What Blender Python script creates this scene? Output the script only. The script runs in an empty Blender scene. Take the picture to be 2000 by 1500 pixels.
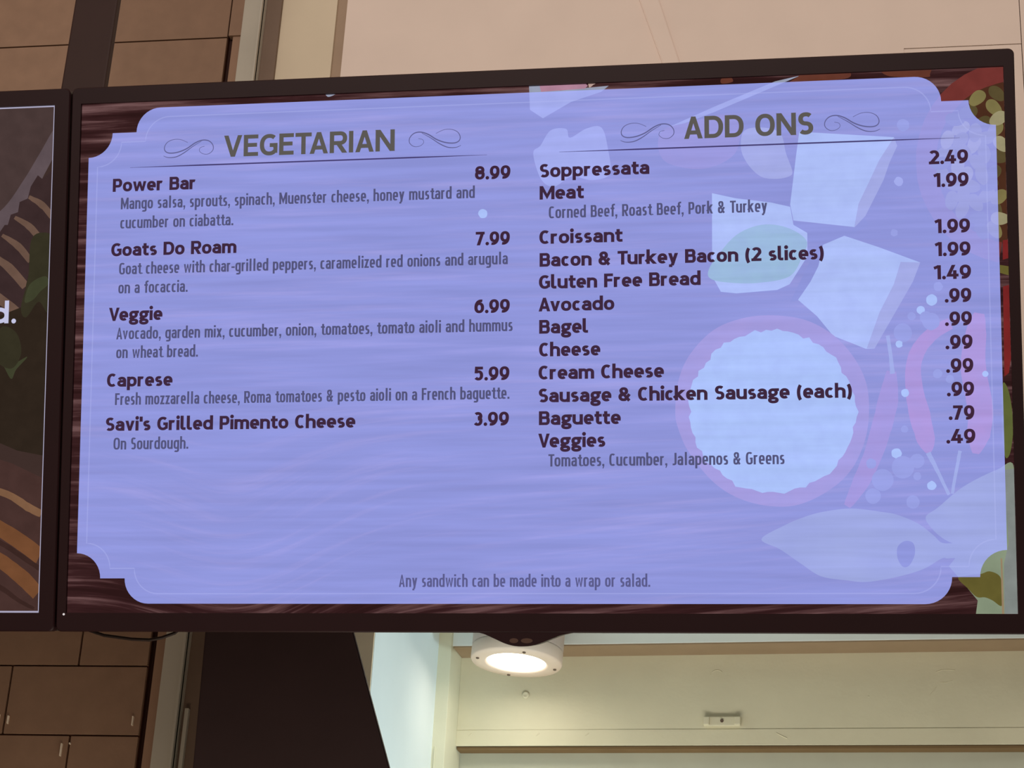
import bpy, bmesh, math, random
from mathutils import Vector, Matrix
C = bpy.context.scene.collection
sc = bpy.context.scene
PI = math.pi

# ------------------------------------------------------------------ camera, world, lights, exposure
cam_d = bpy.data.cameras.new('camera'); cam = bpy.data.objects.new('camera', cam_d); C.objects.link(cam)
cam_d.sensor_width = 36.0; cam_d.lens = 72.0; cam_d.clip_end = 100
cam.matrix_world = Matrix(((0.98649098, 0.01689013, 0.16294255, 0.0),
                           (0.15562076, -0.40728447, -0.8999453, 0.0),
                           (0.05116378, 0.91314516, -0.40441091, 1.6),
                           (0, 0, 0, 1)))
sc.camera = cam
sc.view_settings.view_transform = 'Standard'; sc.view_settings.look = 'None'
sc.view_settings.exposure = 0.0; sc.view_settings.gamma = 1.0; sc.view_settings.use_curve_mapping = False
sc.render.film_transparent = False

world = bpy.data.worlds.new('room_air'); sc.world = world; world.use_nodes = True
bg = world.node_tree.nodes['Background']; bg.inputs[0].default_value = (1.0, 0.86, 0.72, 1); bg.inputs[1].default_value = 0.26

def area_light(name, loc, target, size, size_y, power, col):
    l = bpy.data.lights.new(name, 'AREA'); l.shape = 'RECTANGLE'; l.size = size; l.size_y = size_y
    l.energy = power; l.color = col
    o = bpy.data.objects.new(name, l); C.objects.link(o); o.location = loc
    o.rotation_euler = (Vector(target) - Vector(loc)).to_track_quat('-Z', 'Y').to_euler()
    return o
# rows of ceiling lights over the shop floor behind the camera
area_light('shop_ceiling_light', (-0.9, -1.2, 4.2), (-0.7, 3.0, 3.7), 2.4, 0.8, 74, (1.0, 0.88, 0.79))
# added cool spot from below stands in for daylight on the recess wall
sk = bpy.data.lights.new('recess_cool_fill', 'SPOT'); sk.energy = 26; sk.color = (0.66, 0.92, 1.0)
sk.spot_size = math.radians(34); sk.spot_blend = 0.5; sk.shadow_soft_size = 0.08
sko = bpy.data.objects.new('recess_cool_fill', sk); C.objects.link(sko); sko.location = (0.32, 2.66, 1.90)
sko.rotation_euler = (Vector((-0.72, 3.08, 2.40)) - Vector((0.32, 2.66, 1.90))).to_track_quat('-Z', 'Y').to_euler()
# counter light below the frame, then two added unseen fills for the header board
area_light('counter_light', (-0.75, 2.25, 1.25), (-1.0, 3.1, 2.3), 0.9, 0.25, 4.5, (1.0, 0.80, 0.60))
area_light('header_fill_light', (-0.25, 2.72, 1.55), (-0.2, 3.4, 2.5), 1.1, 0.25, 6.0, (1.0, 0.96, 0.84))  # added fill to brighten the header board, no lamp known here
area_light('right_fill_light', (0.62, 3.17, 2.545), (0.62, 3.17, 0), 0.10, 0.10, 0.5, (1.0, 0.90, 0.72))  # added fill for the right end, no lamp seen here

# ------------------------------------------------------------------ helpers
def lin(c):
    return tuple(((v / 255) / 12.92 if v / 255 <= 0.04045 else ((v / 255 + 0.055) / 1.055) ** 2.4) for v in c)

def mat(name, col, rough=0.7, spec=0.3, noise=0.06, scale=18.0, bump=0.0, metal=0.0, bscale=None, stretch=(1, 1, 1)):
    m = bpy.data.materials.new(name); m.use_nodes = True
    nt = m.node_tree; b = nt.nodes['Principled BSDF']
    b.inputs['Roughness'].default_value = rough; b.inputs['Specular IOR Level'].default_value = spec
    b.inputs['Metallic'].default_value = metal
    tc = nt.nodes.new('ShaderNodeTexCoord'); mp = nt.nodes.new('ShaderNodeMapping'); mp.inputs['Scale'].default_value = stretch
    nt.links.new(tc.outputs['Object'], mp.inputs[0])
    n = nt.nodes.new('ShaderNodeTexNoise'); n.inputs['Scale'].default_value = scale; n.inputs['Detail'].default_value = 5
    nt.links.new(mp.outputs[0], n.inputs['Vector'])
    r = nt.nodes.new('ShaderNodeMapRange'); r.inputs[1].default_value = 0.3; r.inputs[2].default_value = 0.7
    r.inputs[3].default_value = 1 - noise; r.inputs[4].default_value = 1 + noise
    nt.links.new(n.outputs[0], r.inputs[0])
    mx = nt.nodes.new('ShaderNodeVectorMath'); mx.operation = 'SCALE'
    mx.inputs[0].default_value = lin(col); nt.links.new(r.outputs[0], mx.inputs['Scale'])
    nt.links.new(mx.outputs[0], b.inputs['Base Color'])
    if bump:
        n2 = nt.nodes.new('ShaderNodeTexNoise'); n2.inputs['Scale'].default_value = bscale or scale * 4; n2.inputs['Detail'].default_value = 6
        nt.links.new(mp.outputs[0], n2.inputs['Vector'])
        bp = nt.nodes.new('ShaderNodeBump'); bp.inputs['Strength'].default_value = bump; bp.inputs['Distance'].default_value = 0.004
        nt.links.new(n2.outputs[0], bp.inputs['Height']); nt.links.new(bp.outputs[0], b.inputs['Normal'])
    return m

def emit(name, col, strength=1.0, noise=0.0, scale=60.0, stretch=(1, 1, 1), alpha=1.0):
    """picture colour on a lit screen (sRGB 0..255); alpha < 1 lets the picture layer below show through"""
    m = bpy.data.materials.new(name); m.use_nodes = True; nt = m.node_tree
    nt.nodes.remove(nt.nodes['Principled BSDF']); out = nt.nodes['Material Output']
    e = nt.nodes.new('ShaderNodeEmission'); e.inputs[1].default_value = strength
    e.inputs[0].default_value = lin(col) + (1,)
    if noise:
        tc = nt.nodes.new('ShaderNodeTexCoord'); mp = nt.nodes.new('ShaderNodeMapping'); mp.inputs['Scale'].default_value = stretch
        nt.links.new(tc.outputs['Object'], mp.inputs[0])
        n = nt.nodes.new('ShaderNodeTexNoise'); n.inputs['Scale'].default_value = scale; n.inputs['Detail'].default_value = 4
        nt.links.new(mp.outputs[0], n.inputs['Vector'])
        r = nt.nodes.new('ShaderNodeMapRange'); r.inputs[1].default_value = 0.3; r.inputs[2].default_value = 0.7
        r.inputs[3].default_value = 1 - noise; r.inputs[4].default_value = 1 + noise
        nt.links.new(n.outputs[0], r.inputs[0])
        mx = nt.nodes.new('ShaderNodeVectorMath'); mx.operation = 'SCALE'; mx.inputs[0].default_value = lin(col)
        nt.links.new(r.outputs[0], mx.inputs['Scale']); nt.links.new(mx.outputs[0], e.inputs[0])
    if alpha < 1:
        t = nt.nodes.new('ShaderNodeBsdfTransparent'); k = nt.nodes.new('ShaderNodeMixShader'); k.inputs[0].default_value = alpha
        nt.links.new(t.outputs[0], k.inputs[1]); nt.links.new(e.outputs[0], k.inputs[2]); nt.links.new(k.outputs[0], out.inputs[0])
    else:
        nt.links.new(e.outputs[0], out.inputs[0])
    return m

def empty(name, loc, rot=(0, 0, 0), label=None, cat=None, group=None):
    o = bpy.data.objects.new(name, None); C.objects.link(o); o.location = loc; o.rotation_euler = rot
    o.empty_display_size = 0.05
    tag(o, label, cat, group); return o

def tag(o, label=None, cat=None, group=None, kind=None):
    for k, v in (('label', label), ('category', cat), ('group', group), ('kind', kind)):
        if v: o[k] = v
    return o

def obj(name, bm, ms, parent=None, smooth=False):
    me = bpy.data.meshes.new(name)
    bm.normal_update(); bm.to_mesh(me); bm.free()
    for m in (ms if isinstance(ms, (list, tuple)) else [ms]): me.materials.append(m)
    if smooth:
        for p in me.polygons: p.use_smooth = True
    o = bpy.data.objects.new(name, me); C.objects.link(o)
    if parent: o.parent = parent
    return o

def box(bm, x0, x1, y0, y1, z0, z1, bev=0.0, mi=0):
    r = bmesh.ops.create_cube(bm, size=1.0); vs = r['verts']
    for v in vs:
        v.co = Vector(((x0 + x1) / 2 + v.co.x * (x1 - x0), (y0 + y1) / 2 + v.co.y * (y1 - y0), (z0 + z1) / 2 + v.co.z * (z1 - z0)))
    fs = list({f for v in vs for f in v.link_faces})
    for f in fs: f.material_index = mi
    if bev:
        es = list({e for v in vs for e in v.link_edges})
        bmesh.ops.bevel(bm, geom=es, offset=bev, segments=2, profile=0.6, affect='EDGES')
    return bm

def boxes(*bs, bev=0.0):
    bm = bmesh.new()
    for b in bs: box(bm, *b, bev=bev)
    return bm

def struct(name, bm, m, label=None, parent=None):
    o = obj(name, bm, m, parent)
    if not parent: tag(o, label, 'wall' if 'wall' in name else name.split('_')[0], None, 'structure')
    return o

def lathe(bm, prof, n=48, mi=0):
    rings = []
    for r, z in prof:
        rings.append([bm.verts.new((r * math.cos(2 * PI * i / n), r * math.sin(2 * PI * i / n), z)) for i in range(n)] if r > 1e-6 else [bm.verts.new((0, 0, z))])
    for a, b in zip(rings, rings[1:]):
        for i in range(n):
            j = (i + 1) % n
            vs = [a[i % len(a)], a[j % len(a)], b[j % len(b)], b[i % len(b)]]
            u = []
            for v in vs:
                if v not in u: u.append(v)
            if len(u) > 2:
                try: bm.faces.new(u).material_index = mi
                except ValueError: pass
    bmesh.ops.recalc_face_normals(bm, faces=bm.faces[:])
    return bm

def tube(bm, pts, r, n=10):
    rings = []
    for i, p in enumerate(pts):
        p = Vector(p); a = Vector(pts[max(i - 1, 0)]); b = Vector(pts[min(i + 1, len(pts) - 1)])
        t = (b - a).normalized(); u = t.cross(Vector((0, 0, 1)))
        if u.length < 1e-4: u = Vector((1, 0, 0))
        u.normalize(); w = t.cross(u)
        rings.append([bm.verts.new(p + (u * math.cos(2 * PI * k / n) + w * math.sin(2 * PI * k / n)) * r) for k in range(n)])
    for a, b in zip(rings, rings[1:]):
        for k in range(n): bm.faces.new((a[k], a[(k + 1) % n], b[(k + 1) % n], b[k]))
    bm.faces.new(rings[0][::-1]); bm.faces.new(rings[-1])
    bmesh.ops.recalc_face_normals(bm, faces=bm.faces[:])
    return bm

def spline(pts, n=8, closed=False):
    P = [Vector((p[0], p[1])) for p in pts]; out = []; N = len(P)
    for i in range(N if closed else N - 1):
        g = (lambda k: P[k % N]) if closed else (lambda k: P[min(max(k, 0), N - 1)])
        a, b, c, d = g(i - 1), g(i), g(i + 1), g(i + 2)
        for k in range(n):
            t = k / n
            out.append(0.5 * ((2 * b) + (c - a) * t + (2 * a - 5 * b + 4 * c - d) * t * t + (3 * b - a - 3 * c + d) * t ** 3))
    if not closed: out.append(P[-1])
    return [(p.x, p.y) for p in out]

# ------------------------------------------------------------------ screen pixels -> metres on the display face
PX = 0.00063                      # one of the 1920 x 1080 screen pixels of a 55 inch display
def S(x, y): return ((x - 960) * PX, (540 - y) * PX)

def flat_polys(bm, polys, z, mi=0):
    """filled outlines (screen pixels) lying on the display face at height z"""
    for p in polys:
        co = []
        for q in p:
            s = S(*q)
            if not co or (abs(s[0] - co[-1][0]) + abs(s[1] - co[-1][1])) > 1e-6: co.append(s)
        vs = [bm.verts.new((a, b, z)) for a, b in co]
        es = [bm.edges.new((vs[i], vs[(i + 1) % len(vs)])) for i in range(len(vs))]
        f = bmesh.ops.triangle_fill(bm, edges=es, use_beauty=True, normal=(0, 0, 1))
        for g in f['geom']:
            if isinstance(g, bmesh.types.BMFace): g.material_index = mi
    return bm

def clip_y(poly, lo, hi):
    for lim, sg in ((lo, 1), (hi, -1)):
        out = []
        for i in range(len(poly)):
            a, b = poly[i], poly[(i + 1) % len(poly)]
            da, db = (a[1] - lim) * sg, (b[1] - lim) * sg
            if da >= 0: out.append(a)
            if (da >= 0) != (db >= 0):
                t = da / (da - db); out.append((a[0] + (b[0] - a[0]) * t, a[1] + (b[1] - a[1]) * t))
        poly = out
        if len(poly) < 3: return []
    return poly

# ------------------------------------------------------------------ lettering: pen strokes widened into filled shapes
def arc(cx, cy, rx, ry, a0, a1, p=2.3, n=20):
    out = []
    for i in range(n + 1):
        a = math.radians(a0 + (a1 - a0) * i / n); c, s = math.cos(a), math.sin(a)
        out.append((cx + rx * math.copysign(abs(c) ** (2 / p), c), cy + ry * math.copysign(abs(s) ** (2 / p), s)))
    return out

WID = dict(zip("abcdefghijklmnopqrstuvwxyz", (.56, .61, .50, .61, .57, .40, .60, .60, .21, .28, .60, .34, .90, .60, .60, .61, .61, .42, .48, .42, .60, .58, .86, .58, .58, .50)))
WID.update(dict(zip("ABCDEFGIJMNOPRSTV", (.68, .63, .60, .68, .54, .52, .66, .19, .42, .86, .70, .70, .60, .64, .57, .60, .68))))
WID.update(dict(zip("0123456789", (.60, .40, .58, .57, .62, .57, .60, .56, .60, .60))))
WID.update({'&': .72, '(': .30, ')': .30, "'": .17, ',': .20, '.': .19, '-': .34})

def glyph(ch, W, hx, hy, bold):
    """strokes of one letter, cap height 1; ('s', pts) square-ended, ('d', pts, lo, hi) diagonal cut level, ('p', pts) filled"""
    xh, ac, de = 0.745, 1.06, -0.27
    L, R = hx, W - hx; M = (L + R) / 2; H = (R - L) / 2
    b, c, x = hy, 1 - hy, xh - hy
    m = (b + x) / 2; rx, ry = H, (x - b) / 2; cm = (b + c) / 2
    P = 2.25 if bold else 3.0
    s = lambda *p: ('s', list(p)); A = lambda *a, **k: arc(*a, p=P, **k)
    dot = lambda cx, cy, r: ('p', [(cx + r * math.cos(t * PI / 8), cy + r * 1.0 * math.sin(t * PI / 8)) for t in range(16)])
    e = hy * 0.0
    if ch in 'oO':
        return [('c', A(M, m if ch == 'o' else cm, H, ry if ch == 'o' else (c - b) / 2, 0, 360, n=40))]
    if ch == 'c': return [('s0', A(M + H * .12, m, H * 1.12, ry, 48, 312, n=30))]
    if ch == 'e': return [('s0', [(L, m - .02), (R, m - .02)] + A(M, m, H, ry, 3, 310, n=34))]
    if ch == 'a':
        yt = b + (x - b) * .56
        return [('s0', A(M, x - ry * .8, H, ry * .8, 155, 0, n=16) + [(R, 0)]),
                ('s0', [(R, yt), (M, yt)] + A(M - .01, (b + yt) / 2, M - .01 - L, (yt - b) / 2, 90, 270, n=14)[1:] + [(M + H * .25, b), (R, b + ry * .45)])]
    if ch == 'b': return [('s0', [(L, 0), (L, ac)]), ('c', A(M, m, H, ry, 0, 360, n=36))]
    if ch == 'd': return [('s0', [(R, 0), (R, ac)]), ('c', A(M, m, H, ry, 0, 360, n=36))]
    if ch == 'p': return [('s0', [(L, de), (L, xh)]), ('c', A(M, m, H, ry, 0, 360, n=36))]
    if ch == 'f': return [('s0', [(L + .09, 0), (L + .09, ac - .25)] + A(L + .09 + .16, ac - .22, .16, .22 - hy, 180, 85, n=10)[1:]), ('s0', [(0, x), (W, x)])]
    if ch == 'g':
        if bold:
            uy0 = .27; um = (uy0 + x) / 2; lm = (de + .10) / 2
            return [('c', A(M - .02, um, H * .86, (x - uy0) / 2, 0, 360, n=32)), ('s0', [(M + .05, x), (W + .03, x)]),
                    ('s0', [(M - H * .55, uy0 + .03), (L + .03, .17), (L + .10, .09), (M + .05, .075)]),
                    ('c', A(M, lm, H, (.12 - de) / 2 - hy * .6, 0, 360, n=32))]
        return [('c', A(M, m, H, ry, 0, 360, n=36)), ('s0', [(R, xh), (R, -.05)] + A(M, -.06, H, -de - hy - .06, 0, -140, n=14)[1:])]
    if ch in 'hn': return [('s0', [(L, 0), (L, ac if ch == 'h' else xh)]), ('s0', A(M, x - ry * .75, H, ry * .75, 175, 0, n=16) + [(R, 0)])]
    if ch == 'm':
        q = H / 2
        return [('s0', [(L, 0), (L, xh)]), ('s0', A(L + q, x - ry * .7, q, ry * .7, 175, 0, n=14) + [(M, 0)]), ('s0', A(M + q, x - ry * .7, q, ry * .7, 175, 0, n=14) + [(R, 0)])]
    if ch == 'r': return [('s0', [(L, 0), (L, xh)]), ('s0', A(L + H * 1.5, x - ry * .8, H * 1.5, ry * .8, 178, 62, n=12))]
    if ch == 'u': return [('s0', [(R, 0), (R, xh)]), ('s0', [(L, xh)] + A(M, b + ry * .75, H, ry * .75, 180, 355, n=16))]
    if ch == 'i': return [('s0', [(M, 0), (M, xh)]), dot(M, xh + .20, hx * 1.18) if bold else ('p', [(M - hx, xh + .12), (M + hx, xh + .12), (M + hx, xh + .12 + hx * 2), (M - hx, xh + .12 + hx * 2)])]
    if ch == 'l':
        if bold: return [('s0', [(L, ac), (L, b + .16)] + A(L + .13, b + .15, .13, .15, 180, 268, n=8)[1:] + [(W - .02, b)])]
        return [('s0', [(M, 0), (M, ac)])]
    if ch == 'k': return [('s0', [(L, 0), (L, ac)]), ('d', [(L + .02, m - .03), (W - hx * 1.2, xh)], 0, xh), ('d', [(L + .13, m + .02), (W - hx * 1.1, 0)], 0, xh)]
    if ch == 't': return [('s0', [(L + .10, xh + .19), (L + .10, b + .16)] + A(L + .10 + .15, b + .15, .15, .15, 180, 275, n=8)[1:] + [(W, b + .01)]), ('s0', [(0, x), (W, x)])]
    if ch == 's' or ch == 'S':
        t, lo = (x, b) if ch == 's' else (c, b)
        md = (t + lo) / 2; q = (t - lo) / 4
        return [('s0', A(M + .01, md + q, H * .93, q, 38, 270, n=18)[:-1] + A(M - .01, md - q, H * .97, q, 90, -142, n=18))]
    if ch == 'v': return [('d', [(hx * 1.05, xh), (W / 2, 0), (W - hx * 1.05, xh)], 0, xh)]
    if ch == 'w': return [('d', [(hx, xh), (W * .28, 0), (W / 2, xh * .96), (W * .72, 0), (W - hx, xh)], 0, xh)]
    if ch == 'x': return [('d', [(hx, xh), (W - hx, 0)], 0, xh), ('d', [(W - hx, xh), (hx, 0)], 0, xh)]
    if ch == 'y': return [('d', [(hx * 1.05, xh), (W / 2, .02)], .0, xh), ('d', [(W - hx * 1.05, xh), (W * .38, de * .72)], de * .6, xh), ('s0', [(W * .43, de + .09), (W * .33, de + hy), (W * .08, de + hy)])]
    if ch == 'z': return [('s0', [(0, x), (W, x)]), ('s0', [(0, b), (W, b)]), ('d', [(W - hx * 1.1, xh), (hx * 1.1, 0)], hy, xh - hy)]
    if ch == 'A': return [('d', [(hx * 1.05, 0), (W / 2, 1), (W - hx * 1.05, 0)], 0, 1), ('s0', [(W * .2, .28), (W * .8, .28)])]
    if ch == 'B':
        md = cm + .03; q = H * .55
        return [('s0', [(L, 0), (L, 1)]), ('s0', [(L, c)] + A(R - q - .03, (c + md) / 2, q, (c - md) / 2, 88, -88, n=12) + [(L, md)]),
                ('s0', [(L, md)] + A(R - q, (md + b) / 2, q, (md - b) / 2, 88, -88, n=12) + [(L, b)])]
    if ch == 'C': return [('s0', A(M + H * .14, cm, H * 1.14, (c - b) / 2, 52, 308, n=32))]
    if ch == 'D': return [('s0', [(L, 0), (L, 1)]), ('s0', [(L, c)] + A(M - .04, cm, R - M + .04, (c - b) / 2, 88, -88, n=20) + [(L, b)])]
    if ch in 'EF':
        r = [('s0', [(L, 0), (L, 1)]), ('s0', [(L, c), (W, c)]), ('s0', [(L, cm + .02), (W * .92, cm + .02)])]
        return r + ([('s0', [(L, b), (W, b)])] if ch == 'E' else [])
    if ch == 'G': return [('s0', A(M + H * .10, cm, H * 1.10, (c - b) / 2, 50, 318, n=34) + [(R, b + .12), (R, cm - .02)]), ('s0', [(M + .05, cm - .02), (W, cm - .02)])]
    if ch == 'I': return [('s0', [(M, 0), (M, 1)])]
    if ch == 'J': return [('s0', [(R, 1), (R, b + .2)] + A(R - .17, b + .18, .17, .18, 0, -95, n=10)[1:] + [(0.02, b)])]
    if ch == 'M': return [('s0', [(L, 0), (L, 1)]), ('s0', [(R, 0), (R, 1)]), ('d', [(L, 1), (M, .22), (R, 1)], 0, 1)]
    if ch == 'N': return [('s0', [(L, 0), (L, 1)]), ('s0', [(R, 0), (R, 1)]), ('d', [(L, 1), (R, 0)], 0, 1)]
    if ch in 'PR':
        md = .42 if ch == 'P' else .46; q = H * .75
        r = [('s0', [(L, 0), (L, 1)]), ('s0', [(L, c)] + A(R - q, (c + md) / 2, q, (c - md) / 2, 88, -88, n=14) + [(L, md)])]
        return r + ([('d', [(M - .02, md), (W - hx * 1.1, 0)], 0, md)] if ch == 'R' else [])
    if ch == 'T': return [('s0', [(0, c), (W, c)]), ('s0', [(M, 0), (M, 1)])]
    if ch == 'V': return [('d', [(hx * 1.05, 1), (W / 2, 0), (W - hx * 1.05, 1)], 0, 1)]
    if ch == '1': return [('s0', [(R, 0), (R, 1)]), ('s0', [(R - hx * .2, .93), (R - hx * 1.2, .87), (hx * .35, .79)])]
    if ch == '2': return [('s0', A(M, c - .24, H, .24, 150, -12, n=16) + [(L + .04, b)]), ('s0', [(0, b), (W, b)])]
    if ch == '3': return [('s0', A(M - .01, c - .21, H * .92, .21, 140, -90, n=18)), ('s0', A(M - .02, b + .26, H, .26, 90, -145, n=18))]
    if ch == '4': return [('s0', [(W * .68, 0), (W * .68, .62)]), ('s0', [(0.02, .27), (W, .27)]), ('d', [(W * .62, 1.05), (L - .02, .22)], .27 - hy, 1)]
    if ch == '5': return [('s0', [(W * .94, c), (L + .05, c), (L + .03, .52)]), ('s0', A(M - .03, b + .27, H * 1.02, .27, 122, -145, n=20))]
    if ch in '69':
        q = .30; r = [('c', A(M, b + q, H, q, 0, 360, n=32)), ('s0', [(L, b + q)] + A(L + H * 1.55, .40, H * 1.55, c - .40, 178, 78, n=18))]
        if ch == '9': r = [(k[0], [(W - px_, 1 - py_) for px_, py_ in k[1]]) for k in r]
        return r
    if ch == '7': return [('s0', [(0, c), (W, c)]), ('d', [(W - hx * 1.1, 1), (W * .30, 0)], 0, 1 - hy)]
    if ch == '8': return [('c', A(M, c - .21, H * .90, .21, 0, 360, n=28)), ('c', A(M, b + .25, H, .25, 0, 360, n=28))]
    if ch == '0': return [('c', A(M, cm, H, (c - b) / 2, 0, 360, n=36))]
    if ch == '&': return [('s0', [(W - hx, .0 + hy * .3), (W * .22, .70)] + A(W * .42, c - .19, W * .22, .19, 190, -40, n=16) + [(L + .05, .40)] + A(M - .07, b + .22, M - .07 - L, .22, 150, 290, n=14) + [(W - hx * .9, .50)])]
    if ch == '(': return [('s0', arc(W + .10, .42, W + .10 - hx, .66, 128, 232, p=2, n=14))]
    if ch == ')': return [('s0', arc(-.10, .42, W + .10 - hx, .66, 52, -52, p=2, n=14))]
    if ch == "'": return [('s0', [(M, .66), (M, 1.04)])]
    if ch == '.': return [dot(M, hx * .95, hx * 1.1)] if bold else [('p', [(M - hx, 0), (M + hx, 0), (M + hx, hx * 2), (M - hx, hx * 2)])]
    if ch == ',': return [('p', [(M - hx, .0), (M + hx, .0), (M + hx, hx * 2), (M - hx, hx * 2)]), ('p', [(M - hx * .1, .01), (M + hx, .01), (M + hx * .2, -.19), (M - hx * .8, -.19)])]
    if ch == '-': return [('s0', [(0, .37), (W, .37)])]
    return []

def stroke_polys(st, hx, hy):
    k, pts = st[0], st[1]
    if k == 'p': return [pts]
    pts = [p for i, p in enumerate(pts) if i == 0 or (abs(p[0] - pts[i - 1][0]) + abs(p[1] - pts[i - 1][1])) > 1e-5]
    closed = k == 'c'
    if closed: pts = pts[:-1]
    if k == 'd':
        ext = 2.2 * max(hx, hy)
        a, b = Vector(pts[0]), Vector(pts[1]); pts = [tuple(a + (a - b).normalized() * ext)] + pts[1:]
        a, b = Vector(pts[-1]), Vector(pts[-2]); pts = pts[:-1] + [tuple(a + (a - b).normalized() * ext)]
    n = len(pts); Lp, Rp = [], []
    for i in range(n):
        p = Vector(pts[i])
        a = Vector(pts[i - 1]) if (i > 0 or closed) else None
        b = Vector(pts[(i + 1) % n]) if (i < n - 1 or closed) else None
        d1 = (p - a).normalized() if a is not None else None
        d2 = (b - p).normalized() if b is not None else None
        if d1 is None: d1 = d2
        if d2 is None: d2 = d1
        n1 = Vector((-d1.y, d1.x)); n2 = Vector((-d2.y, d2.x)); nn = n1 + n2
        if nn.length < 1e-4: nn = n1.copy()
        nn.normalize(); mt = 1 / max(nn.dot(n1), 0.30)
        # a pen a little wider than tall
        w = math.sqrt((nn.x * hx) ** 2 + (nn.y * hy) ** 2)
        if k == 'd': mt = min(mt, 3.4)
        else: mt = min(mt, 1.6)
        Lp.append(p + nn * w * mt); Rp.append(p - nn * w * mt)
    out = []
    for i in range(n if closed else n - 1):
        j = (i + 1) % n
        q = [tuple(Lp[i]), tuple(Lp[j]), tuple(Rp[j]), tuple(Rp[i])]
        if k == 'd': q = clip_y(q, st[2], st[3])
        if len(q) > 2: out.append(q)
    return out

STYLE = {  # cap height px, half stroke in cap units (x, y), letter gap, word gap, bold
    'head': (46.0, .102, .092, .06, .42, True),
    'item': (28.2, .120, .100, .045, .40, True),
    'price': (28.2, .120, .100, .06, .26, True),
    'desc': (24.8, .084, .070, .090, .50, False),
    'foot': (24.8, .080, .066, .090, .50, False),
}
KERN = {'TA': -.13, 'AT': -.10, 'Ve': -.06, 'Av': -.06, 'To': -.08, 'Tu': -.07, 'RI': -.01, 'ar': -.01}
def text_mesh(kind, s, x0, x1, base, z):
    cap, hx, hy, gap, sp, bold = STYLE[kind]
    adv = sum(sp if ch == ' ' else WID[ch] for ch in s); gaps = gap * (len(s) - 1 - 2 * s.count(' ')) + sum(KERN.get(s[i:i + 2], 0) for i in range(len(s) - 1))
    k = (x1 - x0) / cap / (adv + gaps)         # set the line to its width
    bm = bmesh.new(); x = x0
    for i, ch in enumerate(s):
        if ch == ' ': x += (sp - gap) * k * cap; continue
        W = max(WID[ch] * k, hx * 2 + (0 if ch in "il.,'I" else .12))
        if ch in "il.,'I" and not (bold and ch == 'l'): W = max(WID[ch] * k, hx * 2)
        for st in glyph(ch, W, hx, hy, bold):
            for q in stroke_polys(st, hx, hy):
                vs = [bm.verts.new((*S(x + px_ * cap, base - py_ * cap), z)) for px_, py_ in q]
                try: bm.faces.new(vs)
                except ValueError: pass
        x += (WID[ch] + gap + KERN.get(s[i:i + 2], 0)) * k * cap
    for f in bm.faces:
        f.normal_update()
        if f.normal.z < 0: f.normal_flip()
    return bm

def ribbon(bm, pts, widths, z):
    n = len(pts); prev = None
    for i in range(n):
        p = Vector(pts[i]); t = Vector(pts[min(i + 1, n - 1)]) - Vector(pts[max(i - 1, 0)]); t.normalize(); nn = Vector((-t.y, t.x))
        w = widths(i / (n - 1)) / 2
        a = bm.verts.new((*S(*(p + nn * w)), z)); b = bm.verts.new((*S(*(p - nn * w)), z))
        if prev: bm.faces.new((prev[0], a, b, prev[1]))
        prev = (a, b)

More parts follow.
